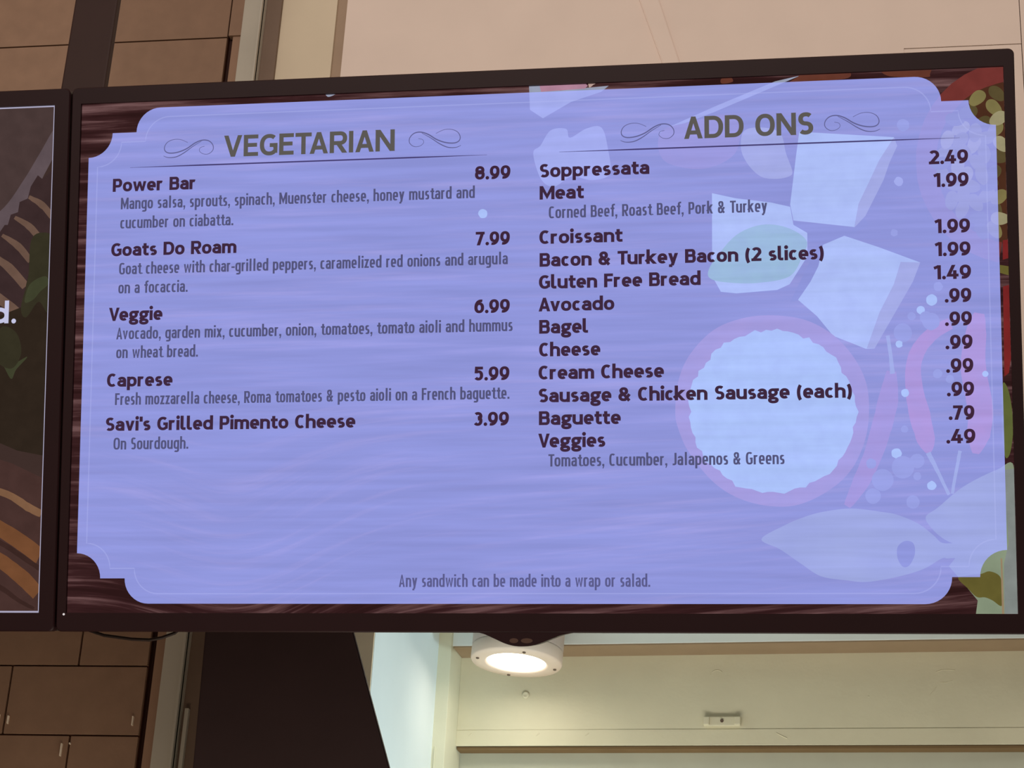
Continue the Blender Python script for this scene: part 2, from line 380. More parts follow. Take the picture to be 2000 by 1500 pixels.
TEXT = [('head', 'VEGETARIAN', 317.5, 685.4, 126.7),
('head', 'ADD ONS', 1285.8, 1545.9, 123.9),
('item', 'Power Bar', 74.7, 258.2, 193.5),
('desc', 'Mango salsa, sprouts, spinach, Muenster cheese, honey mustard and', 93.7, 855.1, 231.7),
('desc', 'cucumber on ciabatta.', 93.6, 341.0, 273.2),
('item', 'Goats Do Roam', 75.2, 349.3, 332.4),
('desc', 'Goat cheese with char-grilled peppers, caramelized red onions and arugula', 93.7, 924.3, 371.6),
('desc', 'on a focaccia.', 93.3, 244.8, 412.1),
('item', 'Veggie', 73.9, 191.7, 470.4),
('desc', 'Avocado, garden mix, cucumber, onion, tomatoes, tomato aioli and hummus', 91.4, 935.1, 509.7),
('desc', 'on wheat bread.', 92.5, 270.3, 549.6),
('item', 'Caprese', 73.9, 217.1, 609.9),
('desc', 'Fresh mozzarella cheese, Roma tomatoes & pesto aioli on a French baguette.', 92.7, 928.3, 648.3),
('item', "Savi's Grilled Pimento Cheese", 73.5, 609.3, 702.6),
('desc', 'On Sourdough.', 92.0, 254.1, 741.8),
('price', '8.99', 855.2, 929.1, 193.5),
('price', '7.99', 857.5, 928.4, 331.0),
('price', '6.99', 855.5, 928.8, 471.6),
('price', '5.99', 855.9, 928.5, 609.9),
('price', '3.99', 854.7, 927.9, 702.5),
('item', 'Soppressata', 989.6, 1214.9, 193.7),
('item', 'Meat', 989.8, 1080.9, 239.7),
('desc', 'Corned Beef, Roast Beef, Pork & Turkey', 1008.8, 1451.3, 279.2),
('item', 'Croissant', 989.4, 1159.8, 331.9),
('item', 'Bacon & Turkey Bacon (2 slices)', 990.0, 1562.1, 378.9),
('item', 'Gluten Free Bread', 988.7, 1317.0, 424.6),
('item', 'Avocado', 988.0, 1142.7, 471.0),
('item', 'Bagel', 989.4, 1089.8, 516.6),
('item', 'Cheese', 989.3, 1114.2, 563.3),
('item', 'Cream Cheese', 988.3, 1242.2, 610.2),
('item', 'Sausage & Chicken Sausage (each)', 988.2, 1612.6, 656.8),
('item', 'Baguette', 989.2, 1155.1, 702.8),
('item', 'Veggies', 987.8, 1124.1, 748.3),
('desc', 'Tomatoes, Cucumber, Jalapenos & Greens', 1008.6, 1479.5, 786.7),
('price', '2.49', 1770.9, 1847.2, 193.4),
('price', '1.99', 1778.7, 1847.1, 239.8),
('price', '1.99', 1778.9, 1847.6, 332.7),
('price', '1.99', 1778.4, 1847.4, 378.8),
('price', '1.49', 1775.0, 1847.4, 425.1),
('price', '.99', 1796.0, 1846.8, 471.5),
('price', '.99', 1795.4, 1846.8, 517.9),
('price', '.99', 1795.4, 1847.0, 564.1),
('price', '.99', 1795.6, 1847.4, 610.7),
('price', '.99', 1796.0, 1847.8, 657.0),
('price', '.79', 1798.4, 1847.2, 703.5),
('price', '.49', 1792.8, 1848.0, 749.6),
('foot', 'Any sandwich can be made into a wrap or salad.', 703.7, 1212.1, 1027.3)]
FOOD = [('bowlred',1,[(1901,394),(1874,386),(1847,373),(1822,356),(1801,335),(1782,311),(1767,284),(1755,255),(1748,224),(1746,193),(1747,162),(1754,131),(1764,102),(1779,75),(1797,51),(1819,30),(1844,13),(1870,1),(1898,-7),(1927,-11),(1929,33),(1907,36),(1885,42),(1864,52),(1844,65),(1827,82),(1813,101),(1801,122),(1793,145),(1788,169),(1787,194),(1789,218),(1794,242),(1803,265),(1815,286),(1830,305),(1847,322),(1866,335),(1887,345),(1909,352)]),
('seedpit',1,[(1919,356),(1896,351),(1874,342),(1853,329),(1834,313),(1818,294),(1805,273),(1795,250),(1788,225),(1785,200),(1785,174),(1790,149),(1798,125),(1809,103),(1824,83),(1841,65),(1861,51),(1883,41),(1906,34),(1929,31),(1925,217)]),
('seed',0,[(1878,209),(1870,210),(1859,205),(1852,195),(1850,186),(1854,179),(1861,176),(1870,180),(1877,189),(1881,201)]),
('seed',0,[(1912,98),(1904,99),(1894,94),(1886,85),(1884,75),(1887,68),(1894,65),(1903,68),(1911,78),(1915,89)]),
('seed',0,[(1888,141),(1886,132),(1890,121),(1898,112),(1907,110),(1914,113),(1917,120),(1915,130),(1907,138),(1896,143)]),
('seeddark',0,[(1905,303),(1896,302),(1888,293),(1883,282),(1884,273),(1889,267),(1897,267),(1904,273),(1909,284),(1910,296)]),
('seed',0,[(1787,176),(1788,167),(1797,159),(1807,155),(1817,156),(1822,162),(1822,171),(1816,178),(1805,182),(1794,182)]),
('seedpale',0,[(1818,132),(1818,123),(1825,113),(1835,108),(1845,108),(1851,113),(1852,121),(1847,129),(1837,135),(1825,136)]),
('seeddark',0,[(1921,67),(1913,70),(1902,66),(1893,58),(1890,49),(1892,41),(1899,38),(1908,40),(1917,48),(1922,59)]),
('seed',0,[(1905,345),(1897,345),(1887,338),(1881,328),(1880,318),(1885,312),(1893,310),(1901,315),(1907,325),(1909,337)]),
('seeddark',0,[(1880,227),(1879,218),(1884,208),(1893,200),(1902,198),(1909,203),(1911,210),(1908,219),(1899,227),(1888,230)]),
('seed',0,[(1862,146),(1865,138),(1875,132),(1886,130),(1895,134),(1899,141),(1897,149),(1890,155),(1878,156),(1867,153)]),
('seeddark',0,[(1925,187),(1919,193),(1908,195),(1897,192),(1890,185),(1889,177),(1893,171),(1902,168),(1913,171),(1923,178)]),
('seedpale',0,[(1822,219),(1816,212),(1814,200),(1818,188),(1824,182),(1832,181),(1838,186),(1840,196),(1837,207),(1830,216)]),
('seedpale',0,[(1852,174),(1847,166),(1847,154),(1851,143),(1858,137),(1866,137),(1872,143),(1873,153),(1868,164),(1860,172)]),
('seed',0,[(1835,243),(1828,248),(1816,247),(1806,242),(1800,234),(1801,226),(1806,220),(1816,219),(1826,225),(1834,234)]),
('seed',0,[(1870,243),(1865,250),(1854,253),(1842,251),(1835,245),(1833,237),(1837,230),(1846,226),(1857,228),(1867,235)]),
('seed',0,[(1825,304),(1821,296),(1821,284),(1826,273),(1833,268),(1841,268),(1846,274),(1847,284),(1842,295),(1834,303)]),
('seed',0,[(1852,187),(1843,187),(1833,181),(1826,171),(1825,162),(1829,155),(1836,153),(1845,157),(1852,167),(1855,179)]),
('seed',0,[(1890,275),(1889,266),(1895,256),(1904,249),(1913,248),(1920,252),(1922,260),(1918,268),(1909,276),(1898,278)]),
('seeddark',0,[(1846,305),(1850,298),(1861,293),(1872,292),(1881,297),(1884,304),(1881,312),(1873,317),(1862,317),(1851,313)]),
('seeddark',0,[(1832,94),(1834,85),(1844,78),(1855,75),(1864,78),(1868,85),(1867,93),(1861,100),(1849,102),(1838,100)]),
('seed',0,[(1871,289),(1862,290),(1852,283),(1845,273),(1844,264),(1848,257),(1856,255),(1864,259),(1871,269),(1874,281)]),
('seed',0,[(1881,195),(1873,191),(1868,180),(1866,168),(1870,159),(1876,155),(1884,158),(1889,166),(1891,178),(1888,189)]),
('seedpale',0,[(1802,163),(1796,156),(1795,144),(1799,133),(1806,126),(1813,126),(1820,131),(1821,141),(1818,152),(1810,161)]),
('seedpale',0,[(1833,236),(1829,228),(1830,216),(1835,205),(1843,200),(1851,201),(1856,208),(1856,217),(1851,228),(1842,236)]),
('seed',0,[(1866,271),(1865,262),(1871,252),(1880,245),(1890,244),(1896,248),(1898,256),(1894,265),(1885,272),(1874,274)]),
('seeddark',0,[(1869,244),(1871,236),(1879,227),(1890,223),(1899,225),(1904,231),(1904,239),(1898,246),(1888,250),(1876,250)]),
('seeddark',0,[(1861,124),(1861,115),(1868,105),(1878,99),(1887,99),(1893,104),(1895,112),(1890,121),(1880,127),(1869,128)]),
('seed',0,[(1853,74),(1852,66),(1857,55),(1866,47),(1875,46),(1882,50),(1885,58),(1881,67),(1872,74),(1861,78)]),
('seed',0,[(1810,286),(1803,280),(1801,268),(1804,256),(1810,249),(1818,248),(1824,253),(1827,262),(1824,274),(1818,284)]),
('seeddark',0,[(1877,347),(1869,346),(1861,337),(1856,326),(1857,317),(1862,311),(1870,311),(1877,316),(1882,328),(1882,340)]),
('seedpale',0,[(1927,170),(1919,173),(1908,169),(1899,160),(1896,151),(1899,144),(1905,140),(1915,142),(1923,151),(1928,162)]),
('seed',0,[(1802,237),(1794,234),(1787,224),(1785,212),(1787,203),(1794,198),(1802,200),(1808,207),(1810,219),(1808,231)]),
('seeddark',0,[(1774,195),(1777,187),(1787,181),(1798,178),(1807,182),(1811,189),(1810,197),(1803,203),(1791,205),(1780,202)]),
('seed',0,[(1878,238),(1870,235),(1863,226),(1860,214),(1862,204),(1868,200),(1876,200),(1882,207),(1885,219),(1884,231)]),
('seed',0,[(1858,151),(1852,145),(1850,133),(1852,121),(1858,114),(1866,113),(1872,118),(1875,127),(1873,139),(1866,149)]),
('seedpale',0,[(1925,308),(1920,315),(1909,319),(1898,318),(1890,312),(1888,305),(1891,297),(1900,293),(1911,295),(1921,300)]),
('seeddark',0,[(1842,108),(1836,115),(1825,117),(1814,114),(1806,108),(1805,100),(1809,93),(1818,90),(1830,93),(1839,100)]),
('seedpale',0,[(1891,115),(1891,106),(1898,96),(1908,90),(1917,90),(1924,95),(1925,103),(1920,112),(1910,118),(1899,119)]),
('seed',0,[(1821,163),(1818,154),(1821,143),(1829,133),(1837,130),(1845,132),(1849,139),(1847,149),(1840,158),(1830,164)]),
('seed',0,[(1837,280),(1829,275),(1825,264),(1825,251),(1830,243),(1837,240),(1844,244),(1849,252),(1848,264),(1844,275)]),
('cheese',1,[(1517,117),(1704,135),(1674,181),(1654,223),(1632,268),(1623,315),(1503,298),(1497,265),(1510,166)]),
('rind',1,[(1704,135),(1710,153),(1694,187),(1682,221),(1645,293),(1623,316),(1632,268),(1654,223),(1674,181)]),
('shade',1,[(1503,300),(1623,317),(1643,297),(1651,312),(1600,341),(1540,344),(1512,331)]),
('cheese',1,[(1341,237),(1388,249),(1459,260),(1497,270),(1503,307),(1530,324),(1530,371),(1494,427),(1469,438),(1388,443),(1357,439),(1340,407)]),
('leaf',0,[(1332,397),(1347,371),(1388,325),(1439,305),(1490,312),(1528,339),(1520,370),(1494,411),(1429,423),(1367,420),(1337,412)]),
('rind',0,[(1400,146),(1408,110),(1449,106),(1480,120),(1490,160),(1502,197),(1495,208),(1469,212),(1439,206),(1413,179)]),
('shade',1,[(1561,345),(1547,413),(1510,461),(1494,463),(1530,391),(1550,348)]),
('cheese',1,[(1561,349),(1603,332),(1670,357),(1750,390),(1735,428),(1699,488),(1658,560),(1641,560),(1609,546),(1578,533),(1547,493),(1510,459),(1535,423),(1551,392)]),
('rind',1,[(1750,390),(1735,428),(1658,560),(1643,559),(1669,488),(1698,432),(1712,388)]),
('pale',0,[(1012,95),(1044,93),(1052,112),(1086,94),(1117,93),(1130,137),(1134,190),(1097,202),(1055,193),(1019,213),(992,196),(976,142),(991,126)]),
('pale',1,[(967,-1),(992,-3),(994,8),(1032,12),(1132,6),(1117,18),(1054,37),(996,69),(969,50)]),
('pinkbar',1,[(989,-4),(1085,-5),(1089,4),(1083,10),(992,13)]),
('cream',0,[(1090,-5),(1097,-7),(1106,-1),(1100,3),(1092,8)]),
('pale',0,[(535,-3),(543,-6),(560,-4),(551,3),(540,5)]),
('pale',1,[(1526,-6),(1521,1),(1346,70),(1232,110),(1253,98),(1346,59),(1470,11)]),
('orange',0,[(1513,5),(1536,-7),(1582,-7),(1615,-7),(1616,10),(1551,15),(1500,16)]),
('orange',0,[(1688,-5),(1772,-9),(1777,9),(1768,15),(1698,10)]),
('orange',0,[(1362,1),(1379,-3),(1385,8),(1363,11)]),
('pinkdim',0,[(1243,103),(1295,89),(1367,76),(1398,93),(1388,157),(1326,186),(1254,173),(1233,140)]),
('bay',0,[(1432,934),(1478,907),(1508,894),(1548,882),(1607,875),(1666,882),(1696,888),(1735,905),(1764,928),(1781,943),(1812,943),(1831,949),(1829,968),(1792,973),(1779,973),(1744,993),(1695,1008),(1636,1018),(1597,1015),(1547,1007),(1508,982),(1468,954)]),
('bay',0,[(1750,893),(1774,874),(1823,834),(1887,802),(1921,798),(1922,944),(1870,948),(1812,945),(1788,938),(1764,918)]),
('bay',1,[(1810,945),(1922,944),(1922,1081),(1841,1082),(1845,1054),(1811,1011),(1792,988),(1804,973)]),
('olive',0,[(1809,1011),(1831,1005),(1852,1003),(1869,998),(1888,1008),(1890,1032),(1890,1064),(1873,1054),(1859,1048),(1843,1047),(1826,1030)]),
('greyleaf',1,[(1899,802),(1924,800),(1924,1081),(1895,1082),(1896,983),(1906,944)]),
('spine',1,[(1890,973),(1893,973),(1894,1080),(1890,1080)]),
('shade',0,[(1695,951),(1709,939),(1725,943),(1728,963),(1718,985),(1705,989),(1695,973)]),
('bowl',0,[(1264,678),(1272,613),(1296,562),(1342,516),(1398,494),(1459,489),(1524,500),(1579,532),(1619,579),(1641,630),(1645,686),(1636,742),(1610,797),(1568,837),(1508,866),(1448,869),(1388,853),(1338,820),(1292,763),(1271,717)]),
('salt',1,[(1625,685),(1621,695),(1619,706),(1613,715),(1614,726),(1611,736),(1607,746),(1602,755),(1598,764),(1592,773),(1584,780),(1581,791),(1574,799),(1567,807),(1556,811),(1547,816),(1538,821),(1527,824),(1520,833),(1508,833),(1498,835),(1488,840),(1478,845),(1467,843),(1456,841),(1446,841),(1435,843),(1424,839),(1414,835),(1404,834),(1393,832),(1382,830),(1376,818),(1366,814),(1357,807),(1352,798),(1341,793),(1334,786),(1323,780),(1319,770),(1317,759),(1307,752),(1304,742),(1304,731),(1298,722),(1295,711),(1294,701),(1291,690),(1296,680),(1292,669),(1290,658),(1292,648),(1294,637),(1297,627),(1300,616),(1310,609),(1311,598),(1322,592),(1326,582),(1335,576),(1337,564),(1345,556),(1356,552),(1362,542),(1375,541),(1383,535),(1393,531),(1404,530),(1414,524),(1424,518),(1436,523),(1446,518),(1457,520),(1468,516),(1479,521),(1489,522),(1500,525),(1510,529),(1519,537),(1531,535),(1538,546),(1549,549),(1558,555),(1564,564),(1573,570),(1583,576),(1587,586),(1592,596),(1593,607),(1602,614),(1607,623),(1611,633),(1613,644),(1618,653),(1618,664),(1620,674)]),
('chili',1,[(1801,503),(1796,505),(1790,507),(1782,511),(1773,515),(1765,520),(1758,526),(1751,532),(1745,538),(1739,546),(1733,553),(1729,561),(1725,568),(1722,577),(1720,585),(1718,594),(1717,603),(1716,613),(1716,623),(1716,633),(1717,644),(1717,654),(1718,665),(1720,676),(1721,687),(1723,697),(1725,708),(1728,719),(1732,729),(1734,739),(1737,747),(1741,753),(1744,758),(1748,762),(1751,766),(1754,768),(1763,766),(1765,763),(1767,759),(1769,753),(1770,747),(1771,739),(1770,731),(1768,720),(1766,710),(1764,699),(1763,688),(1760,678),(1757,668),(1754,658),(1752,649),(1750,640),(1749,631),(1748,622),(1747,614),(1747,606),(1747,598),(1748,592),(1750,585),(1752,580),(1754,574),(1757,569),(1760,563),(1765,557),(1770,552),(1775,546),(1780,542),(1786,537),(1793,533),(1800,529),(1806,526),(1810,523)]),
('chili',1,[(1852,492),(1849,496),(1846,502),(1842,510),(1838,519),(1835,529),(1832,541),(1829,555),(1826,570),(1824,587),(1823,604),(1825,623),(1828,641),(1831,658),(1833,673),(1835,686),(1835,695),(1835,704),(1834,713),(1833,722),(1831,731),(1834,740),(1836,749),(1838,757),(1840,764),(1842,769),(1854,771),(1858,767),(1862,761),(1867,754),(1871,746),(1876,738),(1877,730),(1879,721),(1881,710),(1883,697),(1883,683),(1882,666),(1879,649),(1876,632),(1873,616),(1872,602),(1871,589),(1871,575),(1872,561),(1873,548),(1874,536),(1873,525),(1873,516),(1873,508),(1872,502),(1871,496)]),
('chilidim',1,[(1681,604),(1678,612),(1675,622),(1671,634),(1667,647),(1664,657),(1661,667),(1659,676),(1657,686),(1654,696),(1651,706),(1648,717),(1645,728),(1642,739),(1639,750),(1636,760),(1632,771),(1627,782),(1623,793),(1618,804),(1613,814),(1609,826),(1604,838),(1600,849),(1596,859),(1594,867),(1605,874),(1611,869),(1618,861),(1626,851),(1634,841),(1642,830),(1648,819),(1654,808),(1659,797),(1664,785),(1669,774),(1674,762),(1678,751),(1682,739),(1685,728),(1689,718),(1692,707),(1694,697),(1697,687),(1700,676),(1702,665),(1702,652),(1702,639),(1701,626),(1700,615),(1699,607)]),
('stem',1,[(1753,769),(1756,775),(1760,783),(1765,792),(1769,801),(1774,810),(1778,819),(1782,828),(1787,838),(1790,846),(1793,851),(1798,848),(1796,843),(1792,835),(1788,826),(1784,816),(1780,807),(1776,798),(1772,788),(1768,779),(1764,771),(1762,765)]),
('stem',1,[(1815,763),(1814,769),(1812,776),(1811,785),(1809,794),(1807,803),(1805,813),(1803,823),(1801,833),(1800,841),(1799,847),(1804,848),(1806,842),(1807,834),(1809,824),(1811,814),(1813,805),(1815,796),(1817,786),(1819,778),(1820,770),(1822,765)]),
('stem',1,[(1680,535),(1681,539),(1682,546),(1683,554),(1684,562),(1685,570),(1686,579),(1686,588),(1687,597),(1687,605),(1687,611),(1697,610),(1696,605),(1695,597),(1694,587),(1693,578),(1692,569),(1691,561),(1690,553),(1689,545),(1688,538),(1688,534)]),
('redpep',1,[(1910,350),(1920,349),(1920,386),(1909,389)]),
('redpep',1,[(1908,442),(1920,439),(1920,584),(1915,613),(1906,620)]),
('olive',1,[(1903,399),(1921,402),(1920,420),(1903,415)]),
('green',0,[(1902,637),(1911,641),(1918,675),(1920,725),(1913,770),(1903,775),(1899,715)]),
('salt',0,[(1707,768),(1705,773),(1702,776),(1697,778),(1692,776),(1688,773),(1687,767),(1688,762),(1692,759),(1697,758),(1702,759),(1705,763)]),
('salt',0,[(1772,832),(1770,836),(1767,839),(1763,840),(1758,839),(1755,836),(1754,831),(1755,827),(1759,824),(1763,822),(1767,824),(1770,827)]),
('salt',0,[(1723,649),(1722,653),(1719,656),(1715,657),(1712,656),(1709,653),(1708,648),(1709,644),(1712,642),(1716,641),(1720,642),(1722,645)]),
('pepper',0,[(1690,820),(1687,830),(1679,838),(1669,841),(1658,838),(1651,830),(1648,819),(1651,809),(1659,801),(1669,798),(1679,801),(1687,809)]),
('pepper',0,[(1730,795),(1727,806),(1719,814),(1708,817),(1697,814),(1690,806),(1687,795),(1690,784),(1698,776),(1709,773),(1719,776),(1727,784)]),
('pepper',0,[(1665,851),(1663,858),(1657,864),(1650,866),(1642,864),(1637,858),(1635,850),(1637,843),(1643,837),(1650,836),(1657,838),(1663,843)]),
('pepper',0,[(1739,863),(1737,870),(1733,874),(1726,876),(1720,874),(1715,870),(1714,863),(1715,857),(1720,852),(1726,850),(1733,852),(1737,857)]),
('pepper',0,[(1731,530),(1729,539),(1722,546),(1714,548),(1705,545),(1698,538),(1696,529),(1698,520),(1705,513),(1714,511),(1723,514),(1729,521)]),
('salt',0,[(1712,552),(1712,556),(1709,558),(1706,559),(1702,558),(1700,555),(1699,552),(1700,548),(1702,546),(1706,545),(1709,546),(1712,548)]),
('salt',0,[(1781,466),(1780,471),(1776,475),(1770,477),(1765,475),(1761,471),(1760,465),(1761,460),(1765,456),(1771,454),(1776,456),(1780,460)]),
('pepper',0,[(1793,439),(1791,444),(1788,447),(1784,448),(1779,447),(1776,444),(1775,439),(1776,434),(1779,431),(1784,430),(1788,431),(1791,435)]),
('salt',0,[(1757,486),(1755,490),(1753,493),(1749,494),(1745,492),(1742,489),(1741,485),(1742,481),(1745,478),(1749,477),(1753,478),(1756,481)]),
('pepper',0,[(1739,497),(1738,501),(1735,504),(1731,505),(1727,504),(1724,501),(1723,497),(1724,493),(1727,490),(1731,489),(1735,490),(1738,493)]),
('pepper',0,[(1770,500),(1769,506),(1764,511),(1758,512),(1752,510),(1748,506),(1747,500),(1748,494),(1753,489),(1759,488),(1764,489),(1769,494)]),
('pepper',0,[(1785,509),(1783,517),(1776,523),(1768,526),(1760,523),(1754,517),(1751,508),(1754,499),(1760,493),(1768,491),(1777,493),(1783,500)]),
('pepper',0,[(1788,612),(1786,617),(1783,620),(1779,621),(1774,620),(1771,617),(1770,612),(1771,608),(1775,604),(1779,603),(1783,604),(1787,608)]),
('pepper',0,[(1810,623),(1809,627),(1806,630),(1802,631),(1798,630),(1795,627),(1794,623),(1796,619),(1798,616),(1802,615),(1806,616),(1809,619)]),
('pepper',0,[(1743,813),(1742,817),(1739,820),(1736,821),(1732,820),(1729,817),(1728,813),(1729,809),(1732,806),(1736,805),(1740,806),(1742,809)]),
('pepper',0,[(1720,720),(1719,724),(1716,727),(1713,727),(1709,726),(1707,724),(1706,720),(1707,717),(1710,714),(1713,713),(1716,714),(1719,717)]),
('salt',0,[(881,265),(880,270),(877,273),(872,274),(867,273),(864,269),(862,265),(863,260),(867,256),(872,255),(877,257),(880,260)]),
('pale',0,[(1720,226),(1719,230),(1716,234),(1711,235),(1707,233),(1704,230),(1702,225),(1704,221),(1707,217),(1711,216),(1716,218),(1719,221)]),
('pepper',0,[(1734,112),(1733,118),(1728,122),(1722,124),(1716,122),(1712,117),(1710,111),(1712,104),(1716,100),(1723,99),(1728,101),(1733,105)]),
('pepper',0,[(1707,329),(1707,333),(1704,335),(1700,336),(1697,335),(1694,332),(1694,329),(1695,325),(1697,322),(1701,322),(1704,323),(1707,325)]),
('salt',0,[(1876,614),(1875,617),(1873,619),(1870,620),(1867,619),(1865,617),(1864,614),(1865,611),(1867,609),(1870,608),(1873,609),(1875,611)]),
('pepper',0,[(1750,783),(1748,790),(1743,795),(1736,797),(1729,795),(1724,790),(1722,783),(1724,776),(1729,771),(1736,769),(1743,771),(1748,776)]),
('pepper',0,[(1657,787),(1656,792),(1652,796),(1647,797),(1642,796),(1639,792),(1638,787),(1639,782),(1643,778),(1647,777),(1652,779),(1656,782)])]
GRILL = [('smoke',0,[(-260,-5),(-155,-3),(-53,-1),(-54,82),(-96,159),(-133,236),(-244,322)]),
('smokepale',0,[(-58,48),(-54,93),(-85,159),(-111,214),(-132,241),(-177,275),(-222,289),(-224,261),(-168,218),(-125,158),(-92,103)]),
('ridge',1,[(-245,311),(-177,273),(-166,257),(-159,257),(-153,235),(-137,230),(-134,208),(-116,201),(-110,175),(-95,151),(-85,159),(-53,138),(-55,283),(-99,480),(-236,477)]),
('ridgetan',1,[(-115,201),(-111,204),(-106,208),(-99,212),(-93,217),(-88,222),(-82,226),(-77,232),(-72,238),(-67,244),(-64,247),(-54,240),(-57,236),(-61,230),(-66,224),(-72,217),(-78,211),(-85,206),(-93,202),(-101,199),(-107,196),(-112,194)]),
('ridgetan',1,[(-146,244),(-141,248),(-135,252),(-128,257),(-121,262),(-116,267),(-110,272),(-104,279),(-98,285),(-93,291),(-90,295),(-79,286),(-82,282),(-87,276),(-93,269),(-99,262),(-106,256),(-114,251),(-122,247),(-130,243),(-137,240),(-142,238)]),
('ridgetan',1,[(-173,282),(-168,286),(-161,291),(-154,297),(-146,303),(-140,309),(-133,315),(-127,322),(-120,330),(-115,336),(-110,341),(-100,332),(-103,328),(-109,321),(-115,313),(-122,305),(-129,298),(-138,292),(-147,287),(-156,282),(-163,279),(-169,276)]),
('ridgetan',1,[(-201,321),(-195,327),(-187,333),(-177,341),(-167,349),(-159,357),(-151,365),(-142,374),(-134,383),(-126,392),(-121,397),(-107,386),(-112,380),(-119,372),(-128,362),(-137,352),(-146,343),(-156,336),(-168,329),(-179,322),(-188,317),(-195,313)]),
('ridgetan',1,[(-231,394),(-224,398),(-214,404),(-203,410),(-191,417),(-181,424),(-171,430),(-160,437),(-150,445),(-141,452),(-135,456),(-122,441),(-129,436),(-137,429),(-148,421),(-159,413),(-170,405),(-182,400),(-195,394),(-208,390),(-219,386),(-227,384)]),
('herbdark',1,[(-236,477),(-123,436),(-105,348),(-87,284),(-55,277),(-55,481),(-59,753),(-121,741),(-226,697)]),
('herb',0,[(-105,292),(-79,276),(-57,294),(-57,393),(-63,448),(-84,425),(-111,458),(-123,436),(-109,370)]),
('herbbright',0,[(-108,392),(-90,376),(-69,371),(-63,387),(-81,403),(-96,420),(-115,425)]),
('herbbright',0,[(-166,544),(-141,558),(-105,542),(-129,569),(-139,589),(-154,567)]),
('herb',0,[(-167,479),(-132,490),(-119,534),(-140,567),(-176,544)]),
('plank',1,[(-223,740),(-131,768),(-57,801),(-65,1079),(-207,1079)]),
('plankpale',1,[(-221,817),(-210,820),(-193,824),(-175,829),(-156,835),(-142,840),(-131,845),(-122,851),(-113,857),(-105,862),(-97,868),(-89,871),(-82,875),(-75,878),(-70,880),(-66,881),(-60,868),(-63,866),(-69,863),(-75,860),(-81,857),(-88,853),(-96,849),(-104,843),(-113,838),(-124,832),(-137,826),(-152,821),(-171,816),(-190,811),(-207,807),(-218,804)]),
('plankorange',1,[(-225,884),(-215,889),(-201,897),(-185,905),(-169,914),(-155,922),(-144,929),(-133,936),(-123,942),(-113,949),(-105,954),(-96,960),(-89,965),(-82,970),(-76,975),(-71,978),(-51,953),(-55,950),(-61,945),(-68,939),(-76,933),(-85,927),(-94,921),(-104,915),(-115,908),(-127,901),(-139,895),(-153,887),(-169,878),(-185,869),(-199,861),(-209,856)]),
('plankorange',1,[(-221,947),(-211,952),(-197,961),(-181,970),(-165,980),(-152,988),(-142,995),(-132,1002),(-124,1009),(-116,1015),(-108,1022),(-100,1028),(-93,1035),(-86,1041),(-79,1047),(-75,1051),(-54,1033),(-58,1028),(-63,1022),(-70,1014),(-78,1006),(-86,998),(-95,991),(-104,985),(-113,978),(-124,971),(-135,963),(-150,955),(-166,946),(-182,936),(-197,928),(-207,923)]),
('plankdark',1,[(-213,997),(-203,1003),(-189,1011),(-172,1020),(-157,1028),(-144,1036),(-135,1041),(-128,1046),(-122,1050),(-115,1054),(-109,1058),(-101,1062),(-93,1066),(-85,1070),(-78,1072),(-73,1074),(-71,1069),(-75,1066),(-82,1063),(-89,1059),(-97,1055),(-104,1051),(-110,1047),(-116,1043),(-122,1038),(-129,1033),(-138,1027),(-151,1020),(-167,1011),(-184,1003),(-199,995),(-209,990)]),
('plankdark',1,[(-217,906),(-208,911),(-194,918),(-178,926),(-162,934),(-148,942),(-137,948),(-125,955),(-115,962),(-105,968),(-96,974),(-88,979),(-81,983),(-74,987),(-69,991),(-65,993),(-59,984),(-63,982),(-68,979),(-75,975),(-82,970),(-90,965),(-99,959),(-109,953),(-120,946),(-131,939),(-143,933),(-157,925),(-173,917),(-190,910),(-204,903),(-214,899)])]

# ------------------------------------------------------------------ materials
M = dict(
    bezel=mat('dark_bezel_plastic', (40, 20, 23), .45, .2, .04), housing=mat('lit_grey_rear_plastic', (92, 84, 80), .5, .3, .05),
    pole=mat('dark_brown_paint', (52, 30, 26), .6, .3, .05), cable=mat('black_rubber', (40, 28, 24), .6, .3, .03),
    tile=mat('brown_tile', (152, 122, 101), .55, .3, .07, 30, .08), grout=mat('dark_grout', (92, 55, 40), .9, .1, .1),
    clip=mat('clip_glint_white', (255, 244, 225), .35, .8, .02),  # near-white base colour paints the glint on the clips
    tan=mat('tan_trim_paint', (160, 128, 106), .6, .3, .05), alu=mat('pale_grey_metal', (196, 190, 176), .5, .4, .08, 6),
    brown=mat('brown_recess_paint', (126, 106, 92), .6, .3, .05), black=mat('black_gasket', (56, 32, 26), .7, .2, .03),
    bulk=mat('beige_wall_paint', (236, 219, 208), .85, .2, .025, 9, .05), bulk2=mat('yellowish_wall_paint', (222, 208, 184), .85, .2, .03, 9, .05),
    lip=mat('board_underside_shade', (128, 106, 76), .8, .2, .05), warm_tint=mat('wall_warm_light_tint', (226, 204, 172), .8, .2, .04), ring=mat('lamp_ring_warm_glow', (222, 202, 186), .5, .4, .02), ledge=mat('ledge_underside_shade', (156, 136, 112), .8, .2, .05), groove=mat('tan_reveal', (170, 148, 128), .8, .2, .04), dark=mat('dark_brown_laminate', (60, 44, 45), .55, .3, .05),
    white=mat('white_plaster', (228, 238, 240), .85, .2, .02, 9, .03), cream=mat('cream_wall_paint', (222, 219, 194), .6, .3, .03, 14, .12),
    greenish=mat('pale_green_panel', (196, 200, 184), .7, .3, .03), lampw=mat('white_lamp_metal', (186, 172, 164), .5, .4, .02),
    screw=mat('steel_screw', (120, 104, 92), .4, .5, .03, metal=.5), floor=mat('grey_floor_tile', (150, 140, 128), .6, .3, .06),
)
